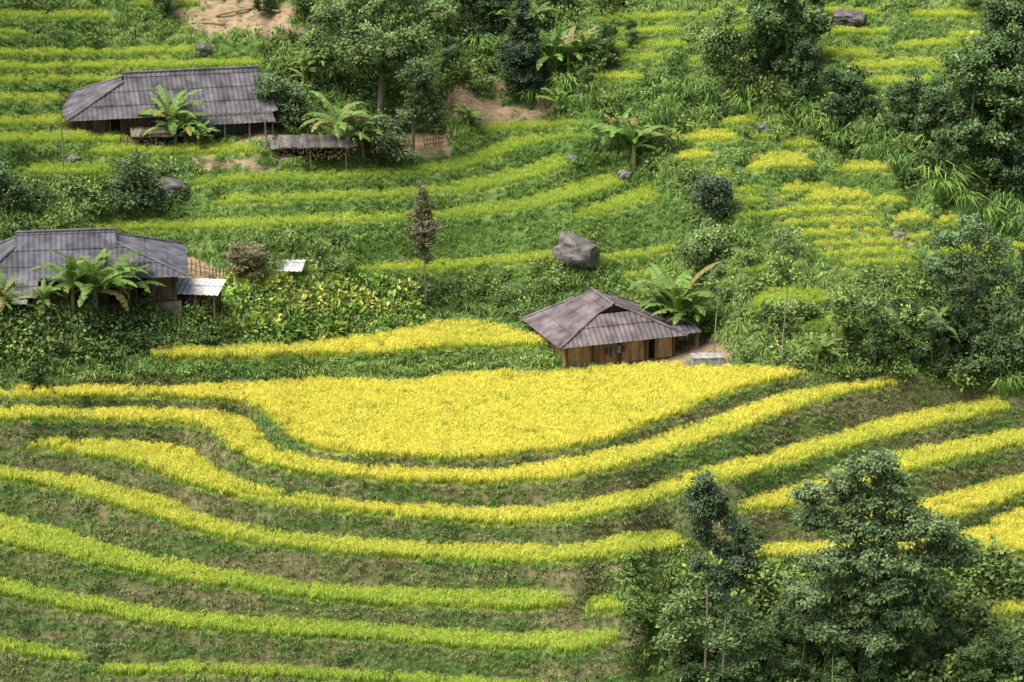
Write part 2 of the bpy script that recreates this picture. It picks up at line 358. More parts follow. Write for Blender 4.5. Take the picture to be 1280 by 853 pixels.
def blade_proto(name, n, h, spread, width, mat, tipc, basec, droop=.35, rad=.1, panicle=False):
    s = Soup()
    for i in range(n):
        a = rng.random()*6.283; r0 = rad*math.sqrt(rng.random()); b = np.array([math.cos(a)*r0, math.sin(a)*r0, -.04])
        a2 = a+rng.normal(0, .7); out = np.array([math.cos(a2), math.sin(a2), 0])
        a3 = rng.random()*3.14; sd = np.array([math.cos(a3), math.sin(a3), 0])
        hh = h*rng.uniform(.8, 1.06); sp_ = spread*rng.uniform(.3, 1.2)
        p2 = b+np.array([0, 0, hh])+out*sp_*.6; p3 = p2+out*sp_*.7-np.array([0, 0, hh*droop*rng.uniform(.1, 1)])
        w0 = width*.6; w2 = width*.9; w3 = width*.15
        v = rng.uniform(.9, 1.1); bc = np.array(basec)*v; tc = np.array(tipc)*v
        if panicle and rng.random() < .6: tc = tc*np.array([1.06, .99, .9]); w3 = width*.8
        s.add([[b-sd*w0, b+sd*w0, p2+sd*w2, p2-sd*w2]], np.array([[bc, bc, tc, tc]]))
        s.add([[p2-sd*w2, p2+sd*w2, p3+sd*w3, p3-sd*w3]], np.array([[tc, tc, tc, tc]]))
    return s.obj(name, [mat], lnk=False)
def leafy_proto(name, n, rx, rz, size, mat, clus=8, stem=True):
    s = Soup(); cc = rdir(clus)*rng.uniform(.4, .95, (clus, 1))*np.array([rx, rx, rz]); cc[:, 2] = abs(cc[:, 2])
    k = rng.integers(0, clus, n); c = cc[k]+rng.normal(0, .22, (n, 3))*np.array([rx, rx, rz]); c[:, 2] = np.maximum(c[:, 2], -.05)
    d = rdir(n)+np.array([0, 0, -.1])+.8*(c/np.array([rx, rx, rz])); d /= np.linalg.norm(d, axis=1)[:, None]
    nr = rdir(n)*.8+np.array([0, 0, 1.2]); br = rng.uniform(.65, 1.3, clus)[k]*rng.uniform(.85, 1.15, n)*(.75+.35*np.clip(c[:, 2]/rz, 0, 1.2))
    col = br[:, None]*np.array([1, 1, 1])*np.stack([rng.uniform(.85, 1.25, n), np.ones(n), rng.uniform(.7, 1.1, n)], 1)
    s.leaves(c, d, nr, size*rng.uniform(.7, 1.3, n), size*.65*rng.uniform(.7, 1.3, n), col, 0)
    return s.obj(name, [mat], lnk=False)
# --- rice
rice_p = [blade_proto("rice_clump", 15, .94, .36, .018, M_rice, (1, 1, 1), (.5, .68, .5), rad=.16, droop=.4, panicle=True) for _ in range(5)]
p, ji = sample(Kc == 1, 20); j, i = ji[:, 0], ji[:, 1]
y = YEL[j, i]+(fbm(p[:, 0]/4, p[:, 1]/4, 55)-.5)*.36+rng.normal(0, .05, len(p)); y -= EDGE[j, i]*.22; y = np.clip(y, 0, 1)
g0, g1, g2 = np.array((.24, .43, .075)), np.array((.54, .68, .12)), np.array((.87, .835, .16))
col = np.where((y < .5)[:, None], g0+(g1-g0)*(y*2)[:, None], g1+(g2-g1)*((y-.5)*2)[:, None])
rid = abs(fbm(p[:, 0]/6+.3*fbm(p[:, 0], p[:, 1], 3), p[:, 1]/9, 91, 3)-.5); lodg = np.where(rid < .012, .6, 1.0)
hh = RH[j, i]*rng.uniform(.88, 1.08, len(p))*(.92+.16*fbm(p[:, 0]/1.6, p[:, 1]/1.6, 8))*lodg
scatter("rice_plants", p, hh, col*rng.uniform(.9, 1.07, (len(p), 1)), rice_p, .18, gain=1.0, des=.0)
# --- grass
gr_p = [blade_proto("grass_tuft", 13, 1, .8, .05, M_ileaf, (1.1, 1.1, 1), (.55, .6, .55), rad=.3, droop=.7) for _ in range(5)]
pp, ss, cl = [], [], []
def grass(mask, dens, s0, s1, c0, c1, nseed, dmap=None, scl=3., jit=.09, zs=1.5):
    p, ji = sample(mask, dens, dmap); n = len(p)
    t = smooth01((fbm(p[:, 0]/scl, p[:, 1]/scl+p[:, 2]/scl*zs, nseed)-.3)*2.5)
    c = lerp(c0, c1, t)*rng.uniform(1-jit*2, 1+jit*2, (n, 1)); pp.append(p); ss.append(rng.uniform(s0, s1, n)); cl.append(c)
GR = GREENR[:-1, :-1]; LP = LIP[:-1, :-1]
grass((Kc == 2) & (GR < .5), 19, .12, .36, (.12, .22, .042), (.23, .235, .095), 301, scl=3.5, zs=5, jit=.11)
grass(LP & (GR < .5), 12, .2, .38, (.15, .29, .045), (.24, .35, .06), 309, scl=3)
grass((Kc == 2) & (GR >= .5), 15, .15, .42, (.115, .225, .04), (.185, .30, .055), 302, jit=.11)
grass(Kc == 0, 6, .25, .7, (.11, .20, .045), (.20, .30, .065), 303, scl=6, jit=.11)
grass(Kc == 3, 1.2, .12, .3, (.16, .24, .04), (.25, .22, .1), 304)
scatter("wild_grass", np.concatenate(pp), np.concatenate(ss), np.concatenate(cl), gr_p, .3)
# --- weeds
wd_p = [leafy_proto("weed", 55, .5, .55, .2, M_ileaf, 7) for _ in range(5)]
pp, ss, cl = [], [], []
grass(Kc == 0, 2.3, .3, 1.1, (.08, .155, .035), (.18, .28, .057), 305, fbm(UU/30, VV/18, 61)**2*3, scl=4, jit=.12)
grass((Kc == 2), 1.1, .2, .55, (.08, .155, .038), (.17, .26, .052), 306, jit=.13)
vine = inpoly([(180,448),(690,438),(740,450),(735,476),(560,466),(400,474),(180,484)], UJ, VV)[:-1, :-1]
grass(vine & (Kc != 1), 4, .35, .8, (.10, .205, .038), (.19, .31, .052), 307, jit=.12)
grass(inpoly([(560,330),(860,325),(870,365),(700,372),(640,400),(540,395)], UJ, VJ)[:-1, :-1] & (Kc != 1), 2.4, .4, 1.1, (.10, .2, .038), (.19, .26, .06), 308, jit=.12)
grass(inpoly([(700,705),(860,690),(900,900),(780,900),(790,780)], UJ, VJ)[:-1, :-1] & (Kc != 1), 2.2, .4, 1.1, (.10, .2, .038), (.19, .29, .057), 310, jit=.12)
scatter("hillside_weeds", np.concatenate(pp), np.concatenate(ss), np.concatenate(cl), wd_p, .3)
# --- shrubs
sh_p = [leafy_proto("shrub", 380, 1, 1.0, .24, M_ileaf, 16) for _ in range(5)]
pp, ss, cl = [], [], []
def shrub(poly, dens, s0, s1, c0=(.068, .118, .038), c1=(.15, .23, .055), seed=400):
    m = inpoly(poly, UJ, VJ)[:-1, :-1] & (Kc != 1) & (Kc != 3); grass(m, dens, s0, s1, c0, c1, seed, scl=3, jit=.15)
shrub([(-90,382),(60,375),(175,395),(180,440),(120,458),(-90,462)], 1.0, .6, 1.4, c1=(.12, .19, .045))
shrub([(175,392),(270,380),(290,430),(180,436)], .8, .5, 1.1, c1=(.16, .27, .055))
shrub([(850,728),(1380,700),(1380,935),(820,935)], .7, .6, 1.7)
shrub([(850,700),(1200,705),(1200,800),(840,800)], .5, .4, 1.1, c1=(.15, .26, .05))
shrub([(930,395),(1380,380),(1380,500),(1180,480),(1000,462),(930,455)], .5, .5, 1.4, c1=(.17, .27, .06))
shrub([(930,280),(1000,330),(1180,340),(1380,310),(1380,400),(920,410),(900,300)], .25, .5, 1.2, c1=(.18, .3, .06))
shrub([(930,100),(1040,110),(1100,120),(1200,100),(1380,-60),(1380,300),(1180,235),(1040,170),(940,120)], .45, .8, 1.8, c1=(.13, .2, .05))
shrub([(560,-60),(760,-60),(745,110),(600,100)], .35, .6, 1.4, c1=(.17, .28, .06))
shrub([(740,100),(860,100),(940,140),(830,215),(740,150)], .3, .5, 1.1, c1=(.18, .3, .06))
shrub([(330,90),(600,90),(560,200),(440,190),(330,150)], .3, .6, 1.5)
shrub([(-90,228),(110,225),(230,215),(240,262),(110,272),(40,320),(-90,300)], .4, .5, 1.3)
shrub([(330,-60),(560,-60),(560,100),(330,80)], .25, .5, 1.3)
shrub([(300,290),(440,300),(440,345),(560,350),(660,380),(640,400),(520,395),(420,345),(300,345)], .3, .4, 1.1)
shrub([(840,200),(900,220),(930,300),(900,340),(860,300)], .4, .5, 1.2)
shrub([(600,350),(700,350),(660,412),(600,395)], .5, .5, 1.1)
shrub([(-90,455),(180,440),(180,480),(-90,484)], .5, .3, .7)
shrub([(890,440),(1010,452),(1100,462),(1130,476),(1000,466),(900,458)], .9, .5, 1.0)
m = (Kc == 0); grass(m, .05, .4, 1.1, (.07, .135, .038), (.16, .26, .055), 433)
m = (Kc == 2) & (GR < .5); grass(m, .04, .25, .5, (.06, .12, .038), (.13, .21, .05), 434)
scatter("shrubs", np.concatenate(pp), np.concatenate(ss), np.concatenate(cl), sh_p, .2)
# --- squash vine bed
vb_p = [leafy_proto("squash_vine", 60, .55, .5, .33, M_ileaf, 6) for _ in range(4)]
pp, ss, cl = [], [], []
m = inpoly([(250,378),(290,350),(420,343),(510,362),(530,400),(475,426),(330,428),(255,405)], UU*.6+UJ*.4, VV*.6+VJ*.4)[:-1, :-1]
grass(m & (Kc != 1), 3.6, .8, 1.3, (.20, .37, .06), (.38, .46, .08), 440, scl=1.8, jit=.14)
scatter("squash_vine_bed", np.concatenate(pp), np.concatenate(ss), np.concatenate(cl), vb_p, .2, gain=1.3)
# --- reeds
rd_p = [blade_proto("reed_clump", 34, 1, .6, .026, M_ileaf, (1.1, 1.1, .9), (.5, .6, .5), rad=.2, droop=.5) for _ in range(3)]
pp, ss, cl = [], [], []
for poly, dn, s0, s1 in [([(940,118),(1040,160),(1130,180),(1200,215),(1350,270),(1350,330),(1200,280),(1060,195),(990,165),(930,140)], 1.4, 1.2, 2.0),
                 ([(1225,465),(1350,470),(1350,510),(1240,505)], 1.6, 1., 1.8), ([(820,120),(900,120),(895,160),(820,160)], 1.4, 1, 1.8), ([(725,175),(780,185),(780,215),(730,205)], 1.6, .8, 1.5),
                 ([(660,110),(740,120),(740,145),(670,140)], 1.4, .9, 1.8), ([(560,60),(640,70),(650,110),(590,105)], 1.2, .9, 1.8)]:
    grass(inpoly(poly, UJ, VJ)[:-1, :-1] & (Kc != 1), dn, s0, s1, (.085, .165, .045), (.155, .26, .055), 450)
scatter("reeds", np.concatenate(pp), np.concatenate(ss), np.concatenate(cl), rd_p, .15)
# ------------------------------------------------------------------ trees
BARK = np.array((.20, .16, .12))
def tree(name, base, blobs, col, leaf=.28, dens=1.0, tr=.16, droop=.0, cr=.5, lnk=True, world=False, bark=BARK, lpc=46):
    b = np.array((0., 0., 0.)) if world else G(*base); s_ = 1 if world else pxm(b)
    bl = []
    for (u, v, ru, rv) in blobs:
        if world: c = np.array((u, rng.uniform(-.6, .6)*1.8, v)); r = np.array((ru, ru, rv))
        else:
            c = np.array(((u-base[0])/s_, rng.uniform(-.4, .4)*ru/s_, (base[1]-v)/s_/.95)); r = np.array((ru/s_, ru/s_, rv/s_/.95))
        bl.append((c, r))
    s = Soup(); top = max(bl, key=lambda x: x[0][2])[0]
    n = 9; tt = np.linspace(0, 1, n)[:, None]; path = top*tt; path[:, :2] += np.cumsum(rng.normal(0, .035*top[2]/10, (n, 2)), 0)*np.sin(tt*3.0)
    path[:, 0] = top[0]*tt[:, 0]**1.5+(path[:, 0]-top[0]*tt[:, 0]); path[0, 2] = -.4
    s.tube(path, tr*(1-.8*tt[:, 0]), 7, bark)
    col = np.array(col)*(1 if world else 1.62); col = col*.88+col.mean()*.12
    for c, r in bl:
        h = np.clip((c[2]-r[2]*1.2)/max(top[2], .1), .12, .9); k = h*(n-1); k0 = int(k); st = path[k0]+(path[min(k0+1, n-1)]-path[k0])*(k-k0)
        m1 = (st+c)/2+np.array((0, 0, -.15*r[2])); s.tube([st, m1, c], [tr*.5*(1-h*.6), tr*.3, tr*.12], 5, bark)
        vol = (r[0]*r[1]*r[2])**(1/3); nc = max(6, int(16*dens*vol**2/(cr/.5)**2))
        dr = rdir(nc); cc = c+dr*r*rng.uniform(.3, 1.05, (nc, 1))
        for q in cc[:max(4, nc//4)]: s.tube([c, (c+q)/2+rng.normal(0, .08, 3), q], [tr*.14, tr*.09, .012], 4, bark)
        crs = cr*rng.uniform(.6, 1.2, nc); kk = np.repeat(np.arange(nc), lpc); N_ = len(kk)
        off = rng.normal(0, .45, (N_, 3))*crs[kk][:, None]*np.array((1, 1, .65)); lc = cc[kk]+off
        d = rdir(N_)*.8+off/crs[kk][:, None]*.6+np.array((0, 0, -droop)); d /= np.linalg.norm(d, axis=1)[:, None]
        nr = rdir(N_)*.7+np.array((0, -.25, 1.))
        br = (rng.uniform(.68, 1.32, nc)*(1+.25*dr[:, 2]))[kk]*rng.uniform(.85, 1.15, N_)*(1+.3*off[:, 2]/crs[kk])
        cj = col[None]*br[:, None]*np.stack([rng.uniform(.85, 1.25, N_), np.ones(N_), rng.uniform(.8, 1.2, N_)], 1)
        s.leaves(lc, d, nr, leaf*rng.uniform(.7, 1.4, N_), leaf*.55*rng.uniform(.7, 1.3, N_), cj, 1)
    o = s.obj(name, [M_bark, M_leaf], lnk=lnk); o.location = b; return o
DK = (.066, .108, .04); MD = (.10, .16, .048); LT = (.15, .24, .055)
tree("broadleaf_tree", (475,152), [(445,22,38,26),(492,8,46,26),(470,50,54,24),(515,48,38,24),(425,48,26,16),(500,82,34,15),(545,22,28,20),(450,80,26,12),(415,20,22,14)], MD, .26, .85, .26)
tree("broadleaf_tree", (516,192), [(522,98,28,24),(530,128,26,22),(512,150,18,14),(540,150,14,12)], DK, .24, 1, .16)
tree("broadleaf_tree", (470,205), [(470,165,30,22),(490,185,28,18),(455,190,20,14)], DK, .24, 1, .1)
tree("cypress_tree", (655,130), [(654,8,7,12),(654,24,13,14),(653,42,19,16),(652,62,26,17),(654,82,30,18),(656,101,28,14),(655,116,20,9)], (.042, .07, .036), .2, 1.7, .16, cr=.38)
tree("broadleaf_tree", (908,138), [(905,22,22,14),(893,48,24,18),(922,55,24,20),(900,82,28,16),(928,92,18,12),(885,72,15,12)], MD, .26, .9, .15)
tree("dark_bushy_tree", (345,158), [(340,112,28,18),(362,125,24,20),(330,135,20,16),(352,142,26,14)], DK, .23, 1.3, .12)
tree("dark_bushy_tree", (172,262), [(172,208,20,18),(160,232,24,18),(186,232,20,18),(150,248,24,12),(190,250,22,10)], DK, .23, 1.2, .1)
tree("slender_tree", (533,388), [(527,240,5,8),(528,252,9,8),(531,264,14,9),(526,275,17,8),(535,284,20,8),(524,293,17,8),(534,302,16,7),(528,312,9,7),(534,325,5,6)], (.10, .11, .055), .17, 1.3, .07, cr=.26, lpc=26, bark=(.2, .16, .12))
tree("brown_leaved_bush", (310,352), [(300,318,18,14),(320,322,18,15),(308,334,24,12)], (.125, .12, .06), .18, 1.2, .06, cr=.3, lpc=32)
tree("dark_bushy_tree", (892,288), [(890,230,24,14),(882,250,20,16),(903,250,22,18),(895,270,18,12)], (.055, .09, .045), .23, 1.3, .1)
tree("broadleaf_tree", (880,352), [(885,302,30,16),(862,318,22,14),(905,320,22,16),(880,335,32,14),(900,300,18,12)], MD, .25, 1, .1)
tree("airy_tree", (1205,442), [(1208,288,24,14),(1180,305,28,12),(1238,312,24,14),(1200,330,34,14),(1165,335,20,10),(1248,345,22,12),(1190,358,30,12),(1225,368,26,12),(1200,395,20,10)], (.075, .13, .052), .24, .7, .13, cr=.42)
tree("slender_tree", (977,462), [(985,298,16,8),(965,308,14,7),(990,320,16,8),(972,332,18,8),(980,348,10,6)], MD, .22, .7, .07, cr=.36, lpc=34, bark=(.28, .24, .19))
tree("slender_tree", (893,442), [(893,345,10,8),(900,338,8,7),(888,358,8,6)], MD, .2, .6, .06, cr=.28, lpc=30, bark=(.32, .28, .22))
tree("young_tree", (1093,472), [(1095,360,10,9),(1088,385,16,12),(1100,408,20,12),(1090,432,18,12)], MD, .23, .8, .06, cr=.35)
tree("young_tree", (1140,455), [(1140,395,16,12),(1132,418,18,10),(1150,425,14,10)], LT, .23, .8, .06, cr=.35)
tree("young_tree", (1045,452), [(1045,378,10,9),(1050,400,15,10)], LT, .23, .8, .05, cr=.35)
tree("young_tree", (398,108), [(392,50,14,12),(402,70,18,12)], MD, .23, .9, .06, cr=.35)
tree("broadleaf_tree", (1260,470), [(1262,395,28,16),(1280,425,26,18),(1245,430,22,14),(1262,448,30,14)], DK, .25, 1, .1)
tree("broadleaf_tree", (1225,475), [(1210,425,24,14),(1230,445,30,14),(1205,455,26,12)], DK, .25, 1, .1)
tree("dark_bushy_tree", (8,270), [(-5,225,22,16),(12,240,20,14)], DK, .24, 1.2, .1)
tree("slender_tree", (880,875), [(876,598,15,9),(868,612,14,10),(888,616,16,10),(866,630,13,9),(880,634,18,10),(894,638,12,9),(872,655,12,10),(882,672,8,9),(868,700,8,9),(884,712,9,8)], (.057, .092, .042), .2, 1.9, .1, cr=.33, bark=(.3, .26, .2))
tree("slender_tree", (902,878), [(915,658,17,10),(928,676,14,10),(904,686,16,10),(922,700,18,10),(900,716,13,9),(915,722,12,8),(897,738,12,9)], (.057, .092, .042), .2, 1.9, .1, cr=.33, bark=(.4, .36, .28))
tree("broadleaf_tree", (850,862), [(850,745,22,12),(838,762,20,12),(862,770,24,14),(845,790,26,14),(870,800,24,14),(850,820,26,16)], MD, .23, 1, .1)
tree("broadleaf_tree", (918,872), [(915,760,24,14),(938,785,26,14),(905,795,28,14),(950,812,24,14),(920,828,34,16),(890,840,24,14)], (.08, .135, .046), .23, 1, .1)
tree("bamboo_like_bushy_tree", (1075,862), [(1088,572,20,11),(1064,580,22,11),(1048,600,28,12),(1104,598,24,13),(1000,612,17,8),(1024,618,30,11),(1072,622,32,14),(1116,626,30,13),(1146,646,32,13),(1172,664,28,12),(1190,688,19,18),(1108,660,34,15),(1062,655,34,15),(1008,646,26,12),(1165,692,32,13),(1085,690,40,17),(1030,694,34,14),(1135,697,30,15),(1100,722,40,17),(1060,730,40,17),(1008,737,32,14),(1155,730,26,13),(1080,758,50,18),(1130,760,36,16),(1026,775,38,16),(1090,790,48,18)],
     (.085, .135, .05), .25, 1.5, .22, droop=.6, cr=.43)
M_fl = foliage_mat("forest_leaves", 'INSTANCER'); M_fb = foliage_mat("forest_bark", 'INSTANCER')
protos = []
for q in range(5):
    bl = []
    for k in range(15):
        z_ = rng.uniform(1.0, 7.2); wmax = 2.3*math.sin(math.pi*min(.95, (z_+.8)/8.5))
        bl.append((rng.uniform(-1, 1)*wmax, z_, rng.uniform(.8, 1.35), rng.uniform(.55, .95)))
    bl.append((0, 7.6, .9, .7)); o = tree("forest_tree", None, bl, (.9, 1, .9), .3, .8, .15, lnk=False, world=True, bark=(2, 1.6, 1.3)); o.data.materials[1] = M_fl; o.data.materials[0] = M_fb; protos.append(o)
pts = []; scs = []
spec = [(958,95,.95),(985,108,1.0),(1055,170,.6),(1085,160,.45),(1120,170,.45),(1150,168,.55),(1175,195,.7),(1210,200,.9),(1240,215,1.0),(1270,235,1.1),(1290,190,1.1),(1250,165,1.0),
        (1215,150,.7),(1265,115,.9),(1290,75,.8),(1300,260,1.0),(1175,235,.5),(1225,240,.7),(950,50,.6),(1215,20,.4),(1300,130,1.0),(1008,130,.6),(1240,80,.45),(1020,30,.35),(1240,120,.8),
        (760,85,.4),(620,45,.6),(590,30,.7),(570,50,.6),(700,20,.5),(560,90,.4),(380,30,.5),(20,-20,.6),(205,20,.5),(330,20,.4),(1130,445,.5),(1165,470,.5),(1190,455,.5),(1080,455,.35),(1290,400,.7),
        (975,820,.45),(1000,850,.5),(1040,880,.5),(1100,875,.5),(1140,850,.5),(1180,840,.45),(1215,870,.5),(1255,850,.4),(1290,870,.5),(860,890,.4),(955,870,.5),(1165,790,.35),(1065,440,.35),(790,60,.3),(730,120,.25),(1215,800,.3),(990,780,.35)]
for (u, v, sc_) in spec: pts.append(G(u, v)); scs.append(sc_*rng.uniform(.85, 1.1))
n = len(pts); cc = lerp((.055, .092, .04), (.108, .17, .055), rng.random(n))
scatter("forest_trees", np.array(pts), scs, cc, protos, .04, real=False)
# ------------------------------------------------------------------ banana plants
def banana(base, hpx, nl=12):
    b = G(*base); Hh = hpx/pxm(b)/.95; s = Soup(); ex = bpy.data.objects.new("banana_plant", None); link(ex); ex.location = b
    for st in range(rng.integers(2, 4)):
        o = np.array((rng.uniform(-.7, .7)*min(st, 1), rng.uniform(-.7, .7)*min(st, 1), -.2)); hs = Hh*rng.uniform(.38, .5)*(1 if st == 0 else .75); topp = o+np.array((rng.normal(0, .1), rng.normal(0, .1), hs))
        s.tube([o, (o+topp)/2, topp], [.17, .14, .08], 8, (.2, .22, .08), 0)
        for i in range(nl if st == 0 else 7):
            az_ = i*2.4+rng.uniform(-.3, .3); el = rng.uniform(.45, 1.4); Lf = Hh*rng.uniform(.5, .7)*(1 if st == 0 else .8); W_ = Lf*rng.uniform(.11, .15); bend = rng.uniform(.8, 1.9)
            p0 = topp.copy(); nseg = 11; pts_ = [p0]; e = el; out = np.array((math.cos(az_), math.sin(az_), 0))
            for k in range(nseg):
                e -= bend/nseg*(k/nseg*1.6+.3); pts_.append(pts_[-1]+(out*math.cos(e)+np.array((0, 0, math.sin(e))))*Lf/nseg)
            sd = np.array((-out[1], out[0], 0)); cb = np.array((.18, .31, .065))*rng.uniform(.65, 1.25)
            if rng.random() < .12: cb = np.array((.3, .26, .08))
            for k in range(1, nseg):
                t0 = (k-1)/(nseg-1); t1 = k/(nseg-1); w0 = W_*math.sin(math.pi*min(1, t0*.93+.06))**.6; w1 = W_*math.sin(math.pi*min(1, t1*.93+.06))**.6
                for sg in (1, -1):
                    tear = rng.uniform(.6, 1.05); fold = np.array((0, 0, -.25*rng.uniform(.3, 2.2)))
                    a, c = pts_[k], pts_[k+1]-(pts_[k+1]-pts_[k])*rng.uniform(0, .18)
                    q = [a, c, c+(sd*sg+fold)*w1*tear, a+(sd*sg+fold)*w0*tear]
                    s.add([q], cb*rng.uniform(.85, 1.15)*np.array((1, 1, 1)), 1)
            s.tube(pts_, [.03]*6+[.015]*6, 4, (.28, .36, .12), 1)
    s.obj("stem_and_leaves", [M_bark, M_ban], ex)
for bse, hp in [((213,186),92),((232,184),62),((250,186),45),((425,198),92),((448,196),70),((405,112),62),((385,108),50),((792,205),82),((770,190),60),((845,432),112),((864,430),92),((828,420),88),((812,405),62),((800,420),60),
                ((122,404),120),((92,400),95),((152,398),95),((690,108),82),((712,100),72),((640,45),58),((668,40),52),((610,30),48),((730,80),48),((655,60),40),((1165,438),68),((1180,425),55),((5,398),66),((698,150),50),((585,160),40),((1155,350),50),((60,400),55),((1030,455),50),((625,75),45)]:
    banana(bse, hp)
# ------------------------------------------------------------------ houses
def roof_panel(s, A0, e, pv, prof, col, rv=.18):
    A0 = np.array(A0, float); e = np.array(e, float); pv = np.array(pv, float); nrm = np.cross(e, pv); nrm /= np.linalg.norm(nrm)
    if nrm[2] < 0: nrm = -nrm
    prof = np.array(prof, float); L0 = prof[-1, 0]; Hm = prof[:, 1].max(); es = np.arange(0, L0+.001, .09); es = np.append(es, L0) if es[-1] < L0-.01 else es
    h = np.interp(es, prof[:, 0], prof[:, 1]); row = 1.5; wv = .03*np.sin(es*2*math.pi/.36)
    Q = []; Cq = []
    for jx in range(int(math.ceil(Hm/row))):
        rnd = rng.uniform(1-rv, 1+rv, int(L0/.9)+3)
        for i in range(len(es)-1):
            def pt(ii, p, off): p = min(p, h[ii]); return A0+e*es[ii]+pv*p+nrm*(wv[ii]+off)
            if max(h[i], h[i+1]) <= jx*row+.01: continue
            Q.append((pt(i, jx*row-.06*(jx > 0), .05), pt(i+1, jx*row-.06*(jx > 0), .05), pt(i+1, (jx+1)*row, 0), pt(i, (jx+1)*row, 0)))
            Cq.append(np.array(col)*rnd[int(es[i]/.9)])
    s.add(Q, np.array(Cq), 0)
def house(name, loc, rz, W, D, he, rise, ig0, ig1, q, roofc, wallc, along='x', over=.9, doors=()):
    e = bpy.data.objects.new(name, None); link(e); e.location = loc; e.rotation_euler = (0, 0, rz)
    roof = Soup(); gab = Soup()
    Lr, Wr = (W, D) if along == 'x' else (D, W)
    def tf(p):
        p = np.asarray(p, float)
        if along == 'x': return p
        q_ = p.copy(); q_[..., 0] = -p[..., 1]; q_[..., 1] = p[..., 0]; return q_
    r2 = Soup(); sl_ = math.hypot(Wr/2, rise); z0 = he
    for sg in (-1, 1):
        pv = np.array((0, -sg*Wr/2, rise))/sl_
        prof = [(0, 0), (ig0+.001, q*sl_), (ig0+.002, sl_), (Lr-ig1-.002, sl_), (Lr-ig1-.001, q*sl_), (Lr, 0)]
        if ig0 < .05: prof = [(0, sl_)]+prof[3:]
        if ig1 < .05: prof = prof[:-2]+[(Lr, sl_)]
        roof_panel(r2, (-Lr/2, sg*Wr/2, z0), (1, 0, 0), pv, prof, roofc)
    for sg, ig in ((-1, ig0), (1, ig1)):
        if ig > .05:
            Pp = math.hypot(ig, q*rise); pv = np.array((-sg*ig, 0, q*rise))/Pp
            roof_panel(r2, (sg*Lr/2, -Wr/2, z0), (0, 1, 0), pv, [(0, 0), (Wr/2*q, Pp), (Wr-Wr/2*q, Pp), (Wr, 0)], np.array(roofc)*1.08)
        x = sg*(Lr/2-max(ig, .05)-.25 if ig > .05 else Lr/2-over); zb = z0+q*rise if ig > .05 else z0-.05; hw = Wr/2*(1-q) if ig > .05 else Wr/2-over*.2
        nb = 12
        for k in range(nb):
            ya = -hw+2*hw*k/nb; yb = ya+2*hw/nb; za = (z0+rise-.1-zb)*(1-abs(ya)/hw); zc = (z0+rise-.1-zb)*(1-abs(yb)/hw)
            gab.add(tf([[(x, ya, zb), (x, yb, zb), (x, yb, zb+zc), (x, ya, zb+za)]]), np.array((.05, .042, .035))*rng.uniform(.7, 1.2))
    for qd, cd, mm in zip(r2.q, r2.c, r2.m): roof.add(tf(qd), cd, 0)
    roof.tube(tf([(-Lr/2+ig0, 0, z0+rise+.04), (0, 0, z0+rise+.06), (Lr/2-ig1, 0, z0+rise+.04)]), .11, 6, np.array(roofc)*1.2)
    for sg, ig in ((-1, ig0), (1, ig1)):
        if ig > .05:
            for s2 in (-1, 1): roof.tube(tf([(sg*Lr/2, s2*Wr/2, z0+.05), (sg*(Lr/2-ig), s2*Wr/2*(1-q), z0+q*rise+.06)]), .09, 6, np.array(roofc)*1.2)
    roof.obj("roof", [M_roof], e); gab.obj("gable_boards", [M_wood], e)
    wl = Soup(); w2, d2 = W/2-over, D/2-over; sides = [((-w2, -d2), (w2, -d2), 0), ((w2, -d2), (w2, d2), 1), ((w2, d2), (-w2, d2), 2), ((-w2, d2), (-w2, -d2), 3)]
    for (a, b_, si) in sides:
        a = np.array(a); b_ = np.array(b_); Ls = np.linalg.norm(b_-a); dr = (b_-a)/Ls; t = .14
        while t < Ls-.12:
            bw = rng.uniform(.18, .26); c = a+dr*(t+bw/2)
            if not any(si == 0 and d0 <= c[0] <= d1 for d0, d1 in doors):
                hb = he+.25; wl.box((c[0], c[1], hb/2-.4), (bw*.95, .04+rng.uniform(0, .03), hb+.8), math.atan2(dr[1], dr[0]), np.array(wallc)*rng.uniform(.65, 1.3))
            t += bw
    wl.obj("board_walls", [M_wood], e)
    ps = Soup()
    for x in np.linspace(-w2, w2, 5):
        ps.box((x, -d2-.1, he/2-.3), (.16, .16, he+.8), 0, (.12, .085, .055)); ps.box((x, d2+.1, he/2-.3), (.16, .16, he+.8), 0, (.12, .085, .055))
    for x in (-w2-.02, w2+.02): ps.box((x, 0, he/2-.3), (.16, .16, he+.8), 0, (.12, .085, .055))
    ps.box((0, -d2-.2, he-.02), (2*w2+1, .12, .14), 0, (.12, .085, .055)); ps.box((0, -d2-.09, .25), (2*w2, .06, .12), 0, (.12, .085, .055))
    ps.obj("posts_and_beams", [M_wood], e)
    dd_ = Soup()
    for d0, d1 in doors:
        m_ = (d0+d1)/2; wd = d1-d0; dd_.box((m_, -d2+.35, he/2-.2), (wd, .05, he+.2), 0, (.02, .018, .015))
        dd_.box((d0+.04, -d2-.06, he/2-.2), (.09, .14, he), 0, (.2, .13, .07)); dd_.box((d1-.04, -d2-.06, he/2-.2), (.09, .14, he), 0, (.2, .13, .07)); dd_.box((m_, -d2-.06, 1.8), (wd-.18, .12, .09), 0, (.2, .13, .07))
    if doors: dd_.obj("door_openings", [M_wood], e)
    fd = Soup(); fd.box((0, 0, -.55), (2*w2+.7, 2*d2+.7, 1.2), 0, (.2, .165, .125)); fd.obj("earth_plinth", [M_rock], e)
    return e, w2, d2
b = G(756, 457); b[2] += .05
hc, w2, d2 = house("wooden_farmhouse", b+np.array((0, 2.6, 0)), R(20), 9.3, 7.4, 1.9, 2.1, 1.9, 1.2, .74, (.155, .133, .135), (.36, .235, .13), along='y', over=.75, doors=((1.7, 2.6),))
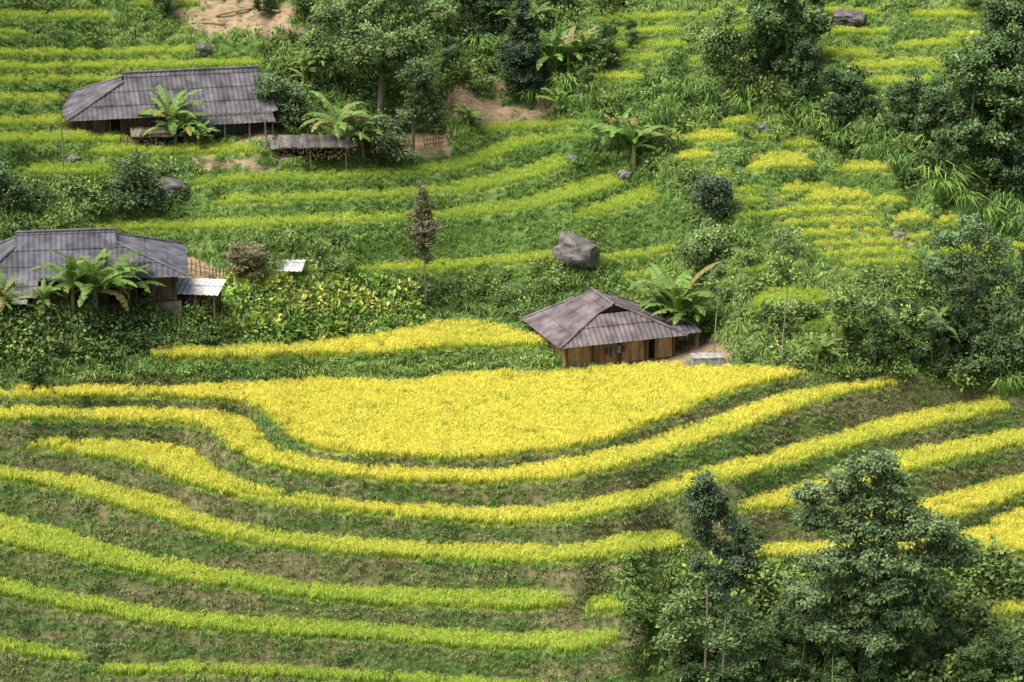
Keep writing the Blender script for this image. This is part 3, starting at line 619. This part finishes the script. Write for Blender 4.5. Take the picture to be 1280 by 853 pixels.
cl_ = Soup(); cols = [(.35, .04, .05), (.03, .04, .08), (.06, .05, .06), (.05, .1, .2), (.25, .22, .2), (.08, .03, .05), (.3, .08, .1)]
cl_.tube([(-1.6, -d2-.35, 1.6), (-.4, -d2-.35, 1.55), (.9, -d2-.35, 1.6)], .012, 4, (.3, .3, .3))
for k, cx in enumerate(np.linspace(-1.45, .1, 6)):
    hgt = rng.uniform(.5, .8); wdt = .10
    for t in range(3):
        x0 = cx-wdt+t*.07; q = [(x0, -d2-.35-.03*(t % 2), 1.57), (x0+.07, -d2-.35-.03*((t+1) % 2), 1.57), (x0+.07, -d2-.37-.04*((t+1) % 2), 1.57-hgt), (x0, -d2-.37-.04*(t % 2), 1.57-hgt+.05)]
        cl_.add([q], cols[k % 7])
cl_.obj("hanging_laundry", [M_cloth], hc)
ln = Soup(); roof_panel(ln, (4.2, -3.4, 1.9), (1, 0, 0), np.array((0, .97, .2)), [(0, 2.6), (1.7, 2.6)], (.22, .22, .22)); ln.obj("side_awning", [M_roof], hc)
lp = Soup(); lp.box((5.6, -3.2, .9), (.1, .1, 2.1), 0, (.2, .15, .1)); lp.box((5.6, -1., 1.1), (.1, .1, 2.4), 0, (.2, .15, .1)); lp.obj("awning_posts", [M_wood], hc)
b = G(210, 174)
ht, w2, d2 = house("large_roofed_farmhouse", b+np.array((-.5, 3.4, 0)), R(13), 15.4, 8.6, 1.8, 2.45, 4.6, .7, .8, (.12, .115, .125), (.14, .10, .07), along='x', over=.9, doors=((1.2, 2.3), (-4.5, -3.6)))
dt = Soup()
for k in range(6): dt.box((3.2+k*.42, -d2-.22, .85), (.4, .05, 1.8), 0, np.array((.12, .21, .16))*rng.uniform(.8, 1.2))
dt.obj("green_shutters", [M_paint], ht)
ln = Soup(); roof_panel(ln, (1.5, -d2-2.6, 1.4), (1, 0, 0), np.array((0, .965, .24)), [(0, 2.3), (5.8, 2.3)], (.11, .105, .105)); ln.obj("veranda_roof", [M_roof], ht)
lp = Soup()
for x in (1.7, 3.6, 5.4, 7.1): lp.box((x, -d2-2.4, .5), (.11, .11, 1.9), 0, (.2, .15, .1))
lp.obj("veranda_posts", [M_wood], ht)
b = G(112, 384)
hl, w2, d2 = house("dark_roofed_farmhouse", b+np.array((-.8, 3.2, .1)), R(8), 13.8, 8.2, 1.9, 2.3, 2.6, 4.6, .72, (.11, .11, .125), (.12, .09, .065), along='x', over=.9, doors=((1.5, 2.6), (3.4, 4.3)))
ln = Soup(); roof_panel(ln, (-8.4, -d2-2.9, 1.4), (1, 0, 0), np.array((0, .96, .28)), [(0, 2.9), (5.5, 2.9)], (.12, .115, .125)); ln.obj("side_roof", [M_roof], hl)
lp = Soup()
for x in (-8.2, -5.8, -3.2): lp.box((x, -d2-2.7, .45), (.11, .11, 2.0), 0, (.2, .15, .1))
lp.obj("side_posts", [M_wood], hl)
def shed(name, uv, rz, W, D, hgt, rc, logs=True, flatroof=False):
    e = bpy.data.objects.new(name, None); link(e); e.location = G(*uv); e.rotation_euler = (0, 0, rz)
    s = Soup()
    for x in (-W/2+.15, 0, W/2-.15):
        s.box((x, -D/2+.1, hgt/2-.3), (.1, .1, hgt+.6), 0, (.2, .15, .1)); s.box((x, D/2-.1, hgt/2-.2), (.1, .1, hgt+.9), 0, (.2, .15, .1))
    s.box((0, -D/2+.1, hgt-.05), (W, .1, .1), 0, (.2, .15, .1)); s.box((0, D/2-.1, hgt+.2), (W, .1, .1), 0, (.2, .15, .1))
    t = -W/2
    while t < W/2:
        s.box((t, D/2-.2, hgt/2), (.17, .04, hgt), 0, np.array((.14, .10, .07))*rng.uniform(.6, 1.3)); t += .19
    s.obj("frame", [M_wood], e)
    r_ = Soup()
    if flatroof:
        t = -W/2-.2
        while t < W/2+.2:
            bw = rng.uniform(.2, .4); r_.box((t+bw/2, rng.uniform(-.1, .1), hgt+.12+rng.uniform(0, .05)), (bw, D+rng.uniform(0, .6), .05), rng.normal(0, .05), np.array(rc)*rng.uniform(.6, 1.5), tilt=(R(6), 0, 0)); t += bw*.9
        r_.obj("plank_roof", [M_wood], e)
    else:
        roof_panel(r_, (-W/2-.2, -D/2-.3, hgt), (1, 0, 0), np.array((0, .98, .17)), [(0, D+.7), (W+.4, D+.7)], rc, .04); r_.obj("sheet_roof", [M_paint], e)
    if logs:
        g = Soup()
        for k in range(int(W*16)):
            x = rng.uniform(-W/2+.2, W/2-.2); z = rng.uniform(.08, hgt*.75); c = np.array((.2, .15, .10))*rng.uniform(.5, 1.4); g.tube([(x, -D/2+.15, z), (x+rng.normal(0, .03), -D/2+1.0, z)], .075, 6, c); a = .05; yv = -D/2+.15
            g.add([[(x-a, yv, z-a), (x+a, yv, z-a), (x+a, yv, z+a), (x-a, yv, z+a)]], c*1.3)
        g.obj("stacked_firewood", [M_wood], e)
    return e
shed("firewood_shed", (249,390), R(-8), 2.8, 1.9, 1.4, (.6, .6, .58))
shed("plank_roofed_shed", (388,196), R(4), 5.4, 2.6, 1.0, (.12, .11, .10), True, True)
shed("small_lean_to", (10,388), R(0), 2.4, 1.6, .7, (.6, .6, .58), False)
shed("sheet_covered_stack", (358,342), R(-5), 2.0, 1.3, .35, (.6, .6, .59), False)
shed("livestock_pen", (195,184), R(6), 3.2, 2.0, 1.0, (.16, .13, .10), True, True)
e = bpy.data.objects.new("concrete_water_tank", None); link(e); e.location = G(884, 458); e.rotation_euler = (0, 0, R(6)); s = Soup()
for c, z_ in [((0, -.5, .3), (2.1, .12, .85)), ((0, .5, .3), (2.1, .12, .85)), ((-.99, 0, .3), (.12, .88, .85)), ((.99, 0, .3), (.12, .88, .85)), ((0, 0, .76), (2.2, 1.2, .06))]: s.box(c, z_, 0, (.38, .38, .36))
s.obj("tank_walls", [M_rock], e)
def fence(uvs, hgt=1.0, step=.28, name="wooden_fence"):
    s = Soup(); pts_ = [G(*q) for q in uvs]
    for a, b_ in zip(pts_[:-1], pts_[1:]):
        L_ = np.linalg.norm(b_-a); n = max(2, int(L_/step))
        for k in range(n):
            c = a+(b_-a)*k/n; h_ = hgt*rng.uniform(.75, 1.15); s.box(c+np.array((0, 0, h_/2-.15)), (.07, .05, h_+.3), rng.uniform(0, 1), np.array((.3, .24, .17))*rng.uniform(.6, 1.3), tilt=(rng.normal(0, .06), rng.normal(0, .06), 0))
        for zz in (.3, .7): s.tube([a+np.array((0, 0, hgt*zz)), b_+np.array((0, 0, hgt*zz))], .035, 5, (.26, .2, .14))
    s.obj(name, [M_wood])
fence([(205,340),(245,344),(262,349),(292,352)]); fence([(530,186),(556,183)], .9); fence([(150,182),(190,184),(205,190)], .8)
fence([(196,386),(222,390)], .8); fence([(330,196),(344,182)], .9)
for (u, v, h_) in [(79,215,3.9),(332,188,2.2)]:
    s = Soup(); b = G(u, v); s.tube([b-np.array((0, 0, .3)), b+np.array((.05, 0, h_*.5)), b+np.array((0, 0, h_))], [.07, .06, .05], 6, (.25, .2, .15)); s.obj("wooden_pole", [M_wood])
for (u, v, du, dv) in [(270,22,62,-12),(240,30,40,2),(300,12,50,6)]:
    s = Soup(); a = G(u, v); b_ = G(u+du, v+dv); s.tube([a+np.array((0, 0, .15)), (a+b_)/2+np.array((0, 0, .2)), b_+np.array((0, 0, .15))], .10, 7, (.3, .21, .13)); s.obj("felled_log", [M_wood])
# boulders
import bmesh
def boulder(u, v, wpx, hpx, col=(.15, .14, .13)):
    b = G(u, v+hpx*.35); s_ = pxm(b); bmx = bmesh.new(); bmesh.ops.create_icosphere(bmx, subdivisions=4, radius=1)
    sd_ = rng.uniform(0, 99)
    for vv in bmx.verts:
        c = vv.co; a = fbm(np.array([c.x*1.5+sd_]), np.array([c.y*1.5+c.z*1.9+sd_]), 3, 4)[0]; a2 = vnoise(np.array([c.x*1.1+sd_]), np.array([c.z*1.3+c.y]), 8)[0]
        c *= .6+.75*a; c.x = max(min(c.x, .82+.1*a2), -.84); c.z = min(c.z, .7-.32*c.x+.1*a2)
    me = bpy.data.meshes.new("boulder"); bmx.to_mesh(me); bmx.free()
    ca = me.color_attributes.new('Col', 'FLOAT_COLOR', 'POINT'); cc_ = np.ones((len(me.vertices), 4), np.float32); cc_[:, :3] = col; ca.data.foreach_set('color', cc_.ravel())
    me.materials.append(M_rock); o = link(bpy.data.objects.new("boulder", me)); o.location = b; o.scale = (wpx/s_*.62, wpx/s_*.55, hpx/s_*.72); o.rotation_euler = (0, 0, rng.uniform(-.4, .4))
boulder(720,304,48,38,(.18, .168, .155)); boulder(502,323,10,10,(.25, .24, .22)); boulder(781,215,16,11,(.25, .24, .22)); boulder(899,191,13,9,(.22, .21, .18)); boulder(216,229,38,24); boulder(1127,292,20,11,(.2, .185, .17)); boulder(761,173,13,11,(.22, .21, .19))
boulder(1062,17,38,16); boulder(958,157,20,16); boulder(255,57,20,14); boulder(92,196,16,9,(.2, .19, .17)); boulder(716,196,13,10,(.22, .2, .18)); boulder(490,150,22,12); boulder(690,18,18,9)
